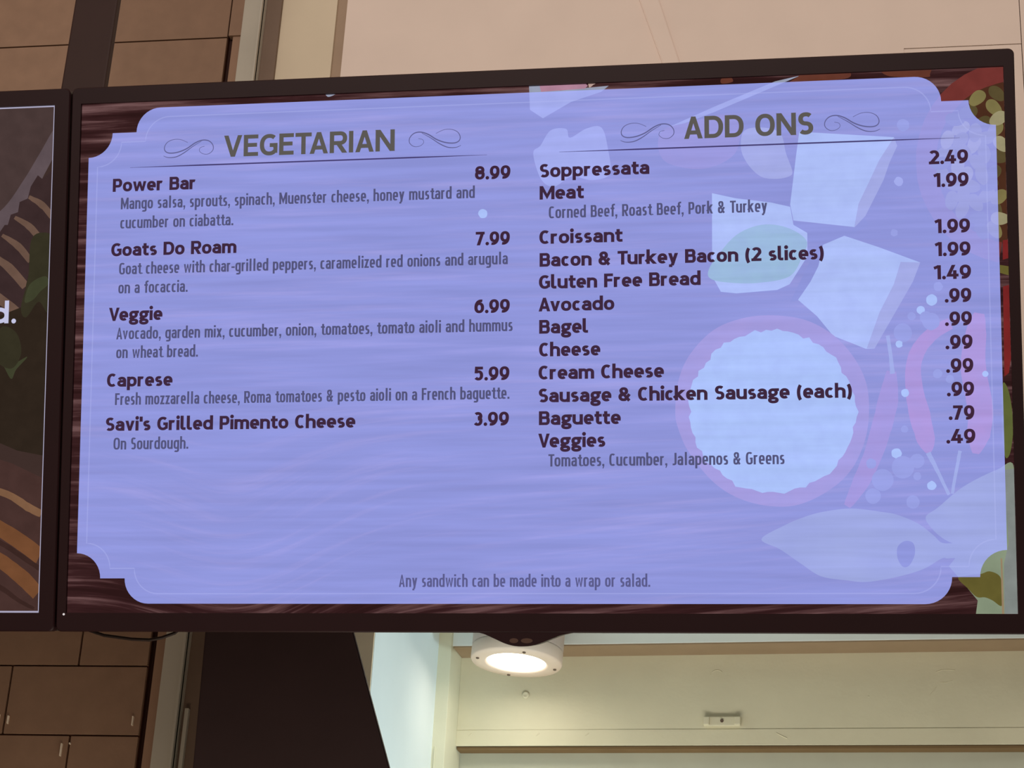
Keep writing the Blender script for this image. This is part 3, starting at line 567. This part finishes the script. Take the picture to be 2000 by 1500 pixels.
E = dict(
    lens=emit('lamp_lens', (255, 244, 226), 9.0),
    led=emit('white_status_light', (225, 215, 215), 1.0),
    head=emit('olive_grey_lettering', (92, 88, 84)), item=emit('dark_plum_lettering', (62, 40, 62)), price=emit('dark_plum_prices', (62, 38, 58)),
    desc=emit('slate_lettering', (84, 84, 122)), foot=emit('grey_lettering', (92, 92, 140)), rule=emit('dark_line', (70, 62, 112)),
    flourish=emit('slate_flourish', (98, 98, 146)), ring=emit('faint_pale_line', (182, 188, 244), alpha=.30),
    white_text=emit('white_lettering', (196, 196, 226)), frame=emit('pale_edge_line', (170, 166, 190)),
)

# wooden boards photographed behind the menu
def wood_screen():
    m = bpy.data.materials.new('wooden_boards_picture'); m.use_nodes = True; nt = m.node_tree; N = nt.nodes; K = nt.links
    N.remove(N['Principled BSDF']); out = N['Material Output']
    e = N.new('ShaderNodeEmission'); K.new(e.outputs[0], out.inputs[0])
    tc = N.new('ShaderNodeTexCoord'); sp = N.new('ShaderNodeSeparateXYZ'); K.new(tc.outputs['Object'], sp.inputs[0])
    def mth(op, a, b=None, c=None):
        n = N.new('ShaderNodeMath'); n.operation = op
        for i, v in enumerate((a, b, c)):
            if v is None: continue
            if isinstance(v, (int, float)): n.inputs[i].default_value = v
            else: K.new(v, n.inputs[i])
        return n.outputs[0]
    X, Y = sp.outputs[0], sp.outputs[1]
    # grain dips round a knot low on the left board
    g = mth('DIVIDE', mth('ADD', X, 0.37), 0.14); bell = mth('POWER', 2.718, mth('MULTIPLY', mth('MULTIPLY', g, g), -1.0))
    low = N.new('ShaderNodeMapRange'); low.inputs[1].default_value = -0.05; low.inputs[2].default_value = -0.22; K.new(Y, low.inputs[0])
    sl = mth('MULTIPLY', mth('MULTIPLY', mth('ADD', X, 0.2), -0.10), low.outputs[0])
    y2 = mth('ADD', mth('ADD', Y, mth('MULTIPLY', mth('MULTIPLY', bell, 0.062), low.outputs[0])), sl)
    cv = N.new('ShaderNodeCombineXYZ'); K.new(mth('MULTIPLY', X, 2.2), cv.inputs[0]); K.new(mth('MULTIPLY', y2, 46.0), cv.inputs[1])
    n1 = N.new('ShaderNodeTexNoise'); n1.inputs['Scale'].default_value = 1.6; n1.inputs['Detail'].default_value = 6; n1.inputs['Roughness'].default_value = .62; K.new(cv.outputs[0], n1.inputs['Vector'])
    cv2 = N.new('ShaderNodeCombineXYZ'); K.new(mth('MULTIPLY', X, 3.0), cv2.inputs[0]); K.new(mth('MULTIPLY', y2, 9.0), cv2.inputs[1])
    n2 = N.new('ShaderNodeTexNoise'); n2.inputs['Scale'].default_value = 1.0; n2.inputs['Detail'].default_value = 3; K.new(cv2.outputs[0], n2.inputs['Vector'])
    v = mth('ADD', mth('MULTIPLY', n1.outputs[0], .72), mth('MULTIPLY', n2.outputs[0], .28))
    r = N.new('ShaderNodeValToRGB'); K.new(v, r.inputs[0])
    cr = r.color_ramp; cr.elements[0].position = .42; cr.elements[0].color = lin((44, 23, 23)) + (1,)
    cr.elements[1].position = .64; cr.elements[1].color = lin((124, 92, 92)) + (1,)
    k = cr.elements.new(.495); k.color = lin((56, 31, 32)) + (1,)
    k = cr.elements.new(.555); k.color = lin((86, 58, 58)) + (1,)
    K.new(r.outputs[0], e.inputs[0])
    return m
M['wood'] = wood_screen()
M['panel'] = emit('translucent_menu_panel', (166, 175, 255), 1.07, .085, 1.0, (4, 80, 1), alpha=.66)
FOODC = dict(cheese=(178, 208, 214), rind=(150, 152, 140), shade=(36, 26, 44), leaf=(118, 196, 86), pale=(150, 156, 176), pinkbar=(176, 130, 150), cream=(190, 160, 150),
             orange=(98, 54, 42), pinkdim=(116, 66, 76), bay=(130, 142, 118), redpep=(118, 36, 36), olive=(98, 90, 44), greyleaf=(128, 134, 130), spine=(150, 128, 100), bowlred=(112, 50, 46), bowl=(150, 92, 100), salt=(172, 216, 222),
             chili=(176, 56, 72), chilidim=(150, 62, 84), stem=(140, 156, 150), green=(92, 98, 52), pepper=(110, 112, 132), seedpit=(74, 44, 30), seed=(122, 112, 70), seedpale=(152, 144, 110), seeddark=(86, 74, 46),
             smoke=(72, 56, 54), smokepale=(92, 78, 82), ridge=(58, 42, 42), ridgetan=(104, 80, 68), herbdark=(46, 36, 28), herb=(52, 48, 34), herbbright=(62, 64, 44), plank=(70, 48, 44), plankpale=(124, 90, 66), plankorange=(112, 72, 46), plankdark=(58, 38, 34))
FM = {k: emit(k.replace('pale', 'pale_').strip('_') + '_picture', v, 1.0, .10, 45.0) for k, v in FOODC.items()}
FM['bay'] = emit('bay_leaf_picture', FOODC['bay'], 1.0, .16, 14.0)

def picture(name, data, parent, shift, z0, dz, lim, base):
    bm = flat_polys(bmesh.new(), [[(0, 0), (0, 1080), (1920, 1080), (1920, 0)]], 0.0); names = ['']
    for i, (k, sharp, pts) in enumerate(data):
        if k not in names: names.append(k)
        pts = [(x + shift, y) for x, y in pts]
        if not sharp: pts = spline(pts, 6, True)
        pts = [(min(max(x, lim[0]), lim[1]), min(max(y, 0.5), 1079.5)) for x, y in pts]
        flat_polys(bm, [pts], z0 + dz * i, names.index(k))
    for f in bm.faces:
        f.normal_update()
        if f.normal.z < 0: f.normal_flip()
    return obj(name, bm, [FM[k] if k else base for k in names], parent)

# ------------------------------------------------------------------ the menu displays
def rounded(x0, x1, y0, y1, r, n=6):
    out = []
    for cx, cy, a0 in ((x1 - r, y1 - r, 0), (x0 + r, y1 - r, 90), (x0 + r, y0 + r, 180), (x1 - r, y0 + r, 270)):
        for i in range(n + 1):
            a = math.radians(a0 + 90 * i / n); out.append((cx + r * math.cos(a), cy + r * math.sin(a)))
    return out

def display(loc, rot, label, side=.0132):
    t = empty('menu_display', loc, rot, label, 'screen', 'menu screens hung side by side over the counter')
    W, H = 1920 * PX / 2, 1080 * PX / 2
    # bezel: outer face, inner lip, sides
    x0, x1, y0, y1 = -W - side, W + side, -H - .0243, H + .0225
    bm = bmesh.new(); n = 6
    o = rounded(x0, x1, y0, y1, .0075, n); i_ = rounded(-W, W, -H, H, .0004, n)
    N = len(o); zf, zb = .0045, -.011
    def ring(pts, z): return [bm.verts.new((a, b, z)) for a, b in pts]
    sh = rounded(x0 + .0015, x1 - .0015, y0 + .0015, y1 - .0015, .0065, n)
    R = [ring(i_, -.001), ring(i_, zf), ring(sh, zf), ring(o, zf - .002), ring(o, zb)]
    for a, b in zip(R, R[1:]):
        for k in range(N): bm.faces.new((a[k], a[(k + 1) % N], b[(k + 1) % N], b[k]))
    bm.faces.new(R[-1])
    bmesh.ops.recalc_face_normals(bm, faces=bm.faces[:])
    obj('bezel', bm, M['bezel'], t)
    obj('rear_rim', boxes((x0 + .0012, x1 - .0012, y0 + .0010, y1 - .0012, -.036, -.011)), M['housing'], t)  # grey rim paints the light caught along the lower edge
    bm = boxes((x0 + .10, x1 - .10, y0 + .05, y1 - .09, -.085, -.036), bev=.008)
    obj('rear_housing', bm, M['housing'], t)
    return t

TVC = Vector((-0.40929534, 2.33856733, 2.70426174)); TILT = math.radians(107)
main = display(TVC, (TILT, 0, 0), 'large dark-framed menu screen listing vegetarian sandwiches and add-ons with prices')
scr = picture('screen', FOOD, main, 0, .0001, .000004, (0.5, 1919.5), M['wood'])
# notched panel: stepped corners, convex then hollow quarter circles
def panel_outline(x0, x1, y0, y1, a, r):
    def q(cx, cy, a0, a1): return [(cx + r * math.cos(math.radians(a0 + (a1 - a0) * i / 10)), cy + r * math.sin(math.radians(a0 + (a1 - a0) * i / 10))) for i in range(11)]
    s = a   # size of the whole notch
    p = []
    p += q(x0 + s, y0 + r, -90, -180)[:] + [(x0 + r, y0 + r)] + q(x0, y0 + r, 0, 90)[1:]
    left_bottom = [(2 * 0 + x, y1 + y0 - y) for x, y in p][::-1]
    p += left_bottom
    p += [(x0 + x1 - x, y) for x, y in p][::-1]
    return p
PO = panel_outline(19.0, 1902.5, 14.0, 1061.0, 157, 52)
obj('menu_panel', flat_polys(bmesh.new(), [PO], .0016), M['panel'], scr)['label'] = 'pale violet translucent panel with stepped corners'
bm = bmesh.new(); PI2 = panel_outline(39.5, 1882, 34.5, 1040.5, 157, 52)
ribbon(bm, PI2 + [PI2[0]], lambda t: 2.4, .0018); obj('border_line', bm, E['ring'], scr)
for x0, x1, y in ((112, 880, 142.2), (1030, 1832, 141.6)):
    bm = bmesh.new(); ribbon(bm, [(x0 + (x1 - x0) * i / 40, y) for i in range(41)], lambda t: 0.5 + 2.5 * min(1, 5 * t, 5 * (1 - t)), .0018); obj('rule_line', bm, E['rule'], scr)
FLA = [(238, 90), (222, 83), (206, 82.5), (193, 88), (187, 98), (189, 107), (199, 111.5), (217, 110), (236, 103), (254, 91.5), (270, 86), (284, 88), (293, 97), (293.5, 108), (284, 116), (272, 115.5), (264, 109), (266, 102), (275, 99.5)]
FLB = [(185, 117), (196, 121), (213, 120), (230, 112), (249, 99), (268, 88)]
def flourish(fx):
    bm = bmesh.new()
    ribbon(bm, [fx(*p) for p in spline(FLA, 6)], lambda t: 1.0 + 1.6 * math.sin(PI * min(1, t * 1.1)) ** 2, .0018)
    ribbon(bm, [fx(*p) for p in spline(FLB, 6)], lambda t: 0.9 + 1.2 * math.sin(PI * t), .0018)
    obj('flourish', bm, E['flourish'], scr)
flourish(lambda x, y: (x, y + 2.5)); flourish(lambda x, y: (1010.5 - x, y + 3)); flourish(lambda x, y: (x + 971, y + 5)); flourish(lambda x, y: (1862 - x, y + 1))
NAMES = dict(head='heading', item='item_name', price='item_price', desc='item_description', foot='footer_note')
for kind, s, x0, x1, base in TEXT:
    o = obj(NAMES[kind], text_mesh(kind, s, x0, x1, base, .0018), E[kind], scr)
    o['label'] = {'head': 'olive grey heading lettering', 'item': 'dark bold item lettering', 'price': 'dark bold price lettering', 'desc': 'slate narrow description lettering', 'foot': 'grey narrow note lettering'}[kind] + ' reading ' + s
# lip under the middle of the frame, with a faint worn mark
lip = spline([(857, 1116), (879, 1121), (900, 1130), (926, 1141), (952, 1145.5), (983, 1142), (1014, 1130.5), (1036, 1122.5), (1062, 1117)], 6)
bm = bmesh.new(); f = [bm.verts.new((*S(x, y), .0035)) for x, y in lip]; g = [bm.verts.new((*S(x, y), -.022)) for x, y in lip]
n = len(lip)
bm.faces.new(f); bm.faces.new(g[::-1])
for i in range(n): bm.faces.new((f[i], g[i], g[(i + 1) % n], f[(i + 1) % n]))
bmesh.ops.recalc_face_normals(bm, faces=bm.faces[:]); tab = obj('sensor_lip', bm, M['bezel'], main)
bm = bmesh.new()
for x, w in ((940, 9), (966, 12)):
    flat_polys(bm, [[(x + w * math.cos(a * PI / 8), 1134 + 5 * math.sin(a * PI / 8)) for a in range(16)]], .0038)
obj('worn_mark', bm, mat('faded_print', (84, 62, 54), .6, .2, .1), tab)
bm = bmesh.new(); bmesh.ops.create_uvsphere(bm, u_segments=12, v_segments=8, radius=.0015)
sl = obj('status_light', bm, E['led'], main); sl.location = (*S(-4, 1083), .0047); sl['label'] = 'tiny white status light'

# left neighbour, mostly outside the frame
axx = Vector((1, 0, 0)); axy = Vector((0, -0.29237, 0.95630))
ltc = TVC + axx * (-(1920 + 59) * PX)
left = display(ltc, (TILT, 0, 0), 'dark-framed screen at the left edge showing a smoky grill photograph', .0215); 
ls = picture('screen', GRILL, left, 1920 + 59, .0001, .00001, (1500, 1919.5), emit('dark_brown_picture', (62, 46, 42), 1.0, .10, 8.0))
bm = bmesh.new()
ribbon(bm, [(1400, 1.8), (1918.2, 1.8)], lambda t: 3.0, .0016); ribbon(bm, [(1918.2, 0.5), (1918.2, 1079.5)], lambda t: 3.6, .0016); ribbon(bm, [(1400, 1078), (1918.2, 1078)], lambda t: 3.6, .0016)
obj('edge_line', bm, E['frame'], ls)
lt = obj('caption', text_mesh('head', 'd.', 1784, 1849, 470, .0018), E['white_text'], ls); lt['label'] = 'white lettering ending in d.'

# pole between the two screens, running up to the ceiling
pole = empty('ceiling_pole', (-1.1365, 2.508, 4.7), (0, 0, 0), 'dark brown square pole rising from between the two menu screens', 'pole')
obj('shaft', boxes((-.0345, .0345, -.008, .008, -1.85, 0), bev=.003), M['pole'], pole)
obj('mounting_plate', boxes((-.30, .30, -.014, -.008, -2.00, -1.70), bev=.001), M['pole'], pole)
bm = boxes((-.12, .12, -.10, .10, -.012, 0), bev=.002); obj('ceiling_flange', bm, M['pole'], pole)

# cable slung under the screens
pts = [(-1.030, 2.535, 2.420), (-1.020, 2.52, 2.395), (-1.006, 2.505, 2.3755), (-.985, 2.505, 2.3690), (-.946, 2.505, 2.3640), (-.922, 2.505, 2.3630), (-.905, 2.505, 2.3660), (-.888, 2.505, 2.3725), (-.878, 2.52, 2.392), (-.872, 2.535, 2.42)]
cb = obj('display_cable', tube(bmesh.new(), [Vector(p) for p in pts], .0022), M['cable'], smooth=True)
tag(cb, 'thin dark cable drooping under the left end of the large menu screen', 'cable')

# ------------------------------------------------------------------ structure
CE = 4.7
struct('floor', boxes((-4, 4, -3, 5, -.1, 0)), M['floor'])
struct('ceiling', boxes((-4, 4, 1.2, 5, CE, CE + .1)), M['bulk'])
# tiled wall, left
bm = bmesh.new(); box(bm, -2.4, -1.102, 3.006, 3.25, 0, CE, mi=1)
rows = []; z = 2.247
rows += [(2.023, 2.135, -1.2135), (2.135, 2.247, -1.326), (2.247, 2.359, -1.2135), (2.359, 2.471, -1.326), (2.471, 2.583, -1.2163)]
z = 2.583; k = 0
while z < 3.30: rows.append((z, z + .1185, -1.2135 if k % 2 else -1.326)); z += .1185; k += 1
rows += [(z, 3.420, -1.2135), (3.420, 3.533, -1.326), (3.533, 3.6455, -1.360), (3.6455, 3.770, -1.360), (3.770, 3.89, -1.3), (3.89, 4.01, -1.2), (4.01, 4.13, -1.3)]
for z0, z1, j in rows:
    xs = [-1.1005, j, j - .225, j - .45, j - .675, j - .9]
    for a, b in zip(xs, xs[1:]): box(bm, b + .0016, a - .0016, 3.0, 3.01, z0 + .0014, z1 - .0014, bev=.0008)
for z0, z1, j in rows:
    if z0 > 3.64: box(bm, -1.0985, -1.0735, 2.996, 3.01, z0 + .001, z1 - .001, bev=.0008)
wl = struct('wall_left', bm, [M['tile'], M['grout']], 'brown tiled wall behind the left screen')
for x, z, h in ((-1.3190, 2.382, .0085), (-1.1135, 2.382, .0095), (-1.2242, 2.335, .013), (-1.2110, 2.345, .0015), (-1.3345, 2.386, .006)):
    q = obj('spacer_clip', boxes((x - .0009, x + .0009, 2.9955, 3.001, z - h / 1.3, z + h / 1.3), bev=.0003), M['clip'], wl); q['label'] = 'clip in the tile joint, near white for its glint'
struct('trim_1', boxes((-1.1003, -1.0915, 3.012, 3.2, 0, CE)), M['black'], 'dark joint beside the tiles')
struct('trim_2', boxes((-1.0915, -1.0745, 3.0, 3.2, 0, CE), bev=.0015), M['tan'], 'tan edge strip beside the tiles')
struct('trim_3', boxes((-1.0745, -1.0385, 2.992, 3.2, 0, CE), (-1.0430, -1.0385, 2.986, 3.0, 0, CE), bev=.0015), M['alu'], 'pale grey metal upright')
struct('trim_4', boxes((-1.0385, -1.0105, 3.012, 3.2, 0, CE)), M['brown'], 'brown recessed strip')
struct('trim_10', boxes((-1.0105, -.9, 3.03, 3.2, 0, 2.66)), M['black'], 'dark joint beside the slanted panel')
struct('trim_11', boxes((-1.0335, -1.0270, 3.004, 3.02, 0, 2.405), bev=.001), M['alu'], 'short pale strip standing in for a reflection low in the recess')  # pale sliver paints a reflection on the brown strip
# walls above the screens
YU = 3.02
struct('wall_back', boxes((-1.0105, -.9083, YU, 3.2, 2.66, CE)), M['bulk2'], 'yellowish wall strip above the screen')
struct('trim_5', boxes((-.9083, -.8893, YU + .006, 3.2, 2.66, CE)), M['groove'], 'narrow tan reveal')
struct('wall_right', boxes((-.8893, .2952, YU, 3.2, 3.5735, CE), (-.8893, .1, YU, 3.2, 2.66, 3.5735), (.1, .2952, YU + .0012, 3.2, 2.66, 3.5722), (.2966, 3.0, YU, 3.2, 2.66, CE)), M['bulk'], 'beige wall above the screen')
bm = bmesh.new()
q = [(-.4519, 3.990), (-.4094, 3.990), (-.1967, 3.270), (-.2179, 3.270)]
f = [bm.verts.new((x, YU - .0055, z)) for x, z in q]; g = [bm.verts.new((x, YU, z)) for x, z in q]
bm.faces.new(f); bm.faces.new(g[::-1])
for i in range(4): bm.faces.new((f[i], g[i], g[(i + 1) % 4], f[(i + 1) % 4]))
bmesh.ops.recalc_face_normals(bm, faces=bm.faces[:])
bmesh.ops.bevel(bm, geom=bm.edges[:], offset=.0015, segments=2, affect='EDGES')
struct('trim_6', bm, M['bulk'], 'slanting raised strip on the beige wall')
# soffit behind the screens and the recess under it
struct('trim_7', boxes((-.7045, 3.0, 2.95, 3.45, 2.66, 2.70)), M['white'], 'soffit')
struct('wall_recess', boxes((-.900, -.7050, 2.870, 3.45, 0, 2.70), bev=.001), M['white'], 'white return wall of the recess')

struct('trim_14', boxes((-.900, -.7062, 2.866, 2.870, 0, 2.66)), M['warm_tint'], 'face of the return wall, warm light put in as tan')  # wall itself is white; tan puts its warm dim light into colour
# header board on the rear wall (turned a little towards the right)
YAW = -0.060
hd = (-.6780, 3.40, 0)
def hstruct(name, bm, m, label):
    o = struct(name, bm, m, label); o.location = hd; o.rotation_euler = (0, 0, YAW); return o
hb = boxes((0, 2.2, 0, .03, 2.4485, 2.70), (0, 2.2, -.0012, .03, 2.4485, 2.4760), bev=.0006)
def scuff(pts, r, y=0.0): tube(hb, [Vector((x, y, z)) for x, z in pts], r, 6)
scuff([(.448 + .012 * math.cos(a / 10), 2.566 + .012 * math.sin(a / 10)) for a in range(8, 30, 2)], .0006)
scuff([(.812, 2.571), (.822, 2.5745), (.833, 2.5745), (.842, 2.573)], .0006); scuff([(.800, 2.532), (.806, 2.538), (.811, 2.545)], .0006); scuff([(.818, 2.553), (.828, 2.5525), (.838, 2.556)], .0005)
for u_, w_ in ((.022, .005), (.140, .006), (.225, .007)): scuff([(u_, 2.4655), (u_ + w_, 2.4705)], .0009, -.0012)
scuff([(.548, 2.4690), (.560, 2.4625), (.566, 2.4600)], .0009, -.0012); scuff([(.6995, 2.530), (.7015, 2.530)], .0010)
hstruct('wall_header', hb, M['cream'], 'cream header board under the ledge')
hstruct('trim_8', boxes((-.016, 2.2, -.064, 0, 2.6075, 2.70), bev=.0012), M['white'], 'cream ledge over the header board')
hstruct('trim_13', boxes((.001, 2.2, .0035, .031, 2.4437, 2.4484)), M['lip'], 'strip under the header board, its shade put in as brown')  # added strip, brown stands in for the shaded board underside
hstruct('trim_12', boxes((.001, 2.2, -.0625, 0, 2.6050, 2.6074)), M['ledge'], 'underside of the ledge, its shade put in as tan')  # tan strip colours in the shade under the ledge
hstruct('wall_rear', boxes((-.05, 2.2, .032, .2, 0, 2.70)), M['greenish'], 'pale panel below the header board')
hstruct('trim_9', boxes((-.0290, .0000, -.072, .03, 0, 2.70), (-.0185, -.0165, -.0735, -.07, 0, 2.43), bev=.001), M['cream'], 'cream post left of the header board')

# small things on the header board
def on_header(x, z, y=0.0):
    return Vector(hd) + Matrix.Rotation(YAW, 3, 'Z') @ Vector((x, y, z))
cl = empty('mounting_clip', on_header(.458, 2.4885, -.0005), (0, 0, YAW), 'small cream plastic clip low on the header board', 'clip')
obj('clip_body', boxes((-.031, .031, -.006, 0, -.0085, .008), bev=.002), M['cream'], cl)
obj('end_stop', boxes((-.031, -.021, -.009, -.004, -.007, .007), bev=.0015), M['cream'], cl)
obj('end_stop', boxes((.021, .031, -.009, -.004, -.007, .007), bev=.0015), M['cream'], cl)
bm = bmesh.new(); lathe(bm, [(.0028, 0), (.0028, .002), (.0012, .0022), (0, .0014)], 16)
s_ = obj('screw', bm, M['screw'], cl); s_.rotation_euler = (PI / 2, 0, 0); s_.location = (0, -.006, 0)
bm = bmesh.new(); lathe(bm, [(.0062, 0), (.0062, .0015), (.0045, .0030), (.0030, .0024), (0, .0008)], 24)
wp = obj('wall_plug', bm, M['cream'], smooth=True); wp.location = on_header(.1185, 2.5375, -.0003); wp.rotation_euler = (PI / 2, 0, YAW)
tag(wp, 'round cream plug dimple in the board below the lamp', 'plug')

# dark slanted panel under the screen
bm = bmesh.new()
q = [(-.9345, 2.62), (-.7555, 2.62), (-.4700, 1.75), (-.9150, 1.75)]
q = [(-.9335, 2.62), (-.7675, 2.62), (-.5085, 1.8745), (-.9150, 1.8745)]
f = [bm.verts.new((x, 2.75, z)) for x, z in q]; g = [bm.verts.new((x, 2.762, z)) for x, z in q]
bm.faces.new(f); bm.faces.new(g[::-1])
for i in range(4): bm.faces.new((f[i], g[i], g[(i + 1) % 4], f[(i + 1) % 4]))
bmesh.ops.recalc_face_normals(bm, faces=bm.faces[:])
bmesh.ops.bevel(bm, geom=bm.edges[:], offset=.002, segments=2, affect='EDGES')
dp = obj('slanted_panel', bm, M['dark']); tag(dp, 'dark brown panel with a slanted right edge below the menu screen', 'panel')

# ------------------------------------------------------------------ surface-mounted lamp
lamp = empty('ceiling_downlight', (-.5500, 3.250, 2.66), (math.radians(-2.0), math.radians(2.2), 0), 'lit white cylinder downlight below the middle of the menu screen', 'lamp')
bm = lathe(bmesh.new(), [(0, 0), (.0755, 0), (.0762, -.002), (.0762, -.082), (.0750, -.084), (.0742, -.0845)], 64); obj('housing', bm, M['lampw'], lamp, True)
bm = lathe(bmesh.new(), [(.0742, -.0845), (.0757, -.086), (.0762, -.088), (.0762, -.106), (.0745, -.109), (.0535, -.110), (.0500, -.1085), (.0490, -.104), (.0490, -.09)], 64); obj('trim_ring', bm, M['ring'], lamp, True)  # ring colour raised and warmed to paint in the lens glow
bm = lathe(bmesh.new(), [(0, -.1075), (.03, -.1072), (.0490, -.1055)], 48); ln = obj('lens', bm, E['lens'], lamp, True); ln['label'] = 'glowing white lens'
for k in range(4):
    a = math.radians(20 + 90 * k)
    bm = lathe(bmesh.new(), [(.0028, -.1085), (.0028, -.1112), (.0015, -.1118), (0, -.1114)], 12)
    s_ = obj('screw', bm, M['screw'], lamp); s_.location = (.0655 * math.cos(a), .0655 * math.sin(a), 0)
pl = bpy.data.lights.new('downlight_beam', 'AREA'); pl.shape = 'DISK'; pl.size = .10; pl.energy = .08; pl.color = (1.0, .90, .70)
po = bpy.data.objects.new('downlight_beam', pl); C.objects.link(po); po.location = (-.5500, 3.250, 2.66 - .114)
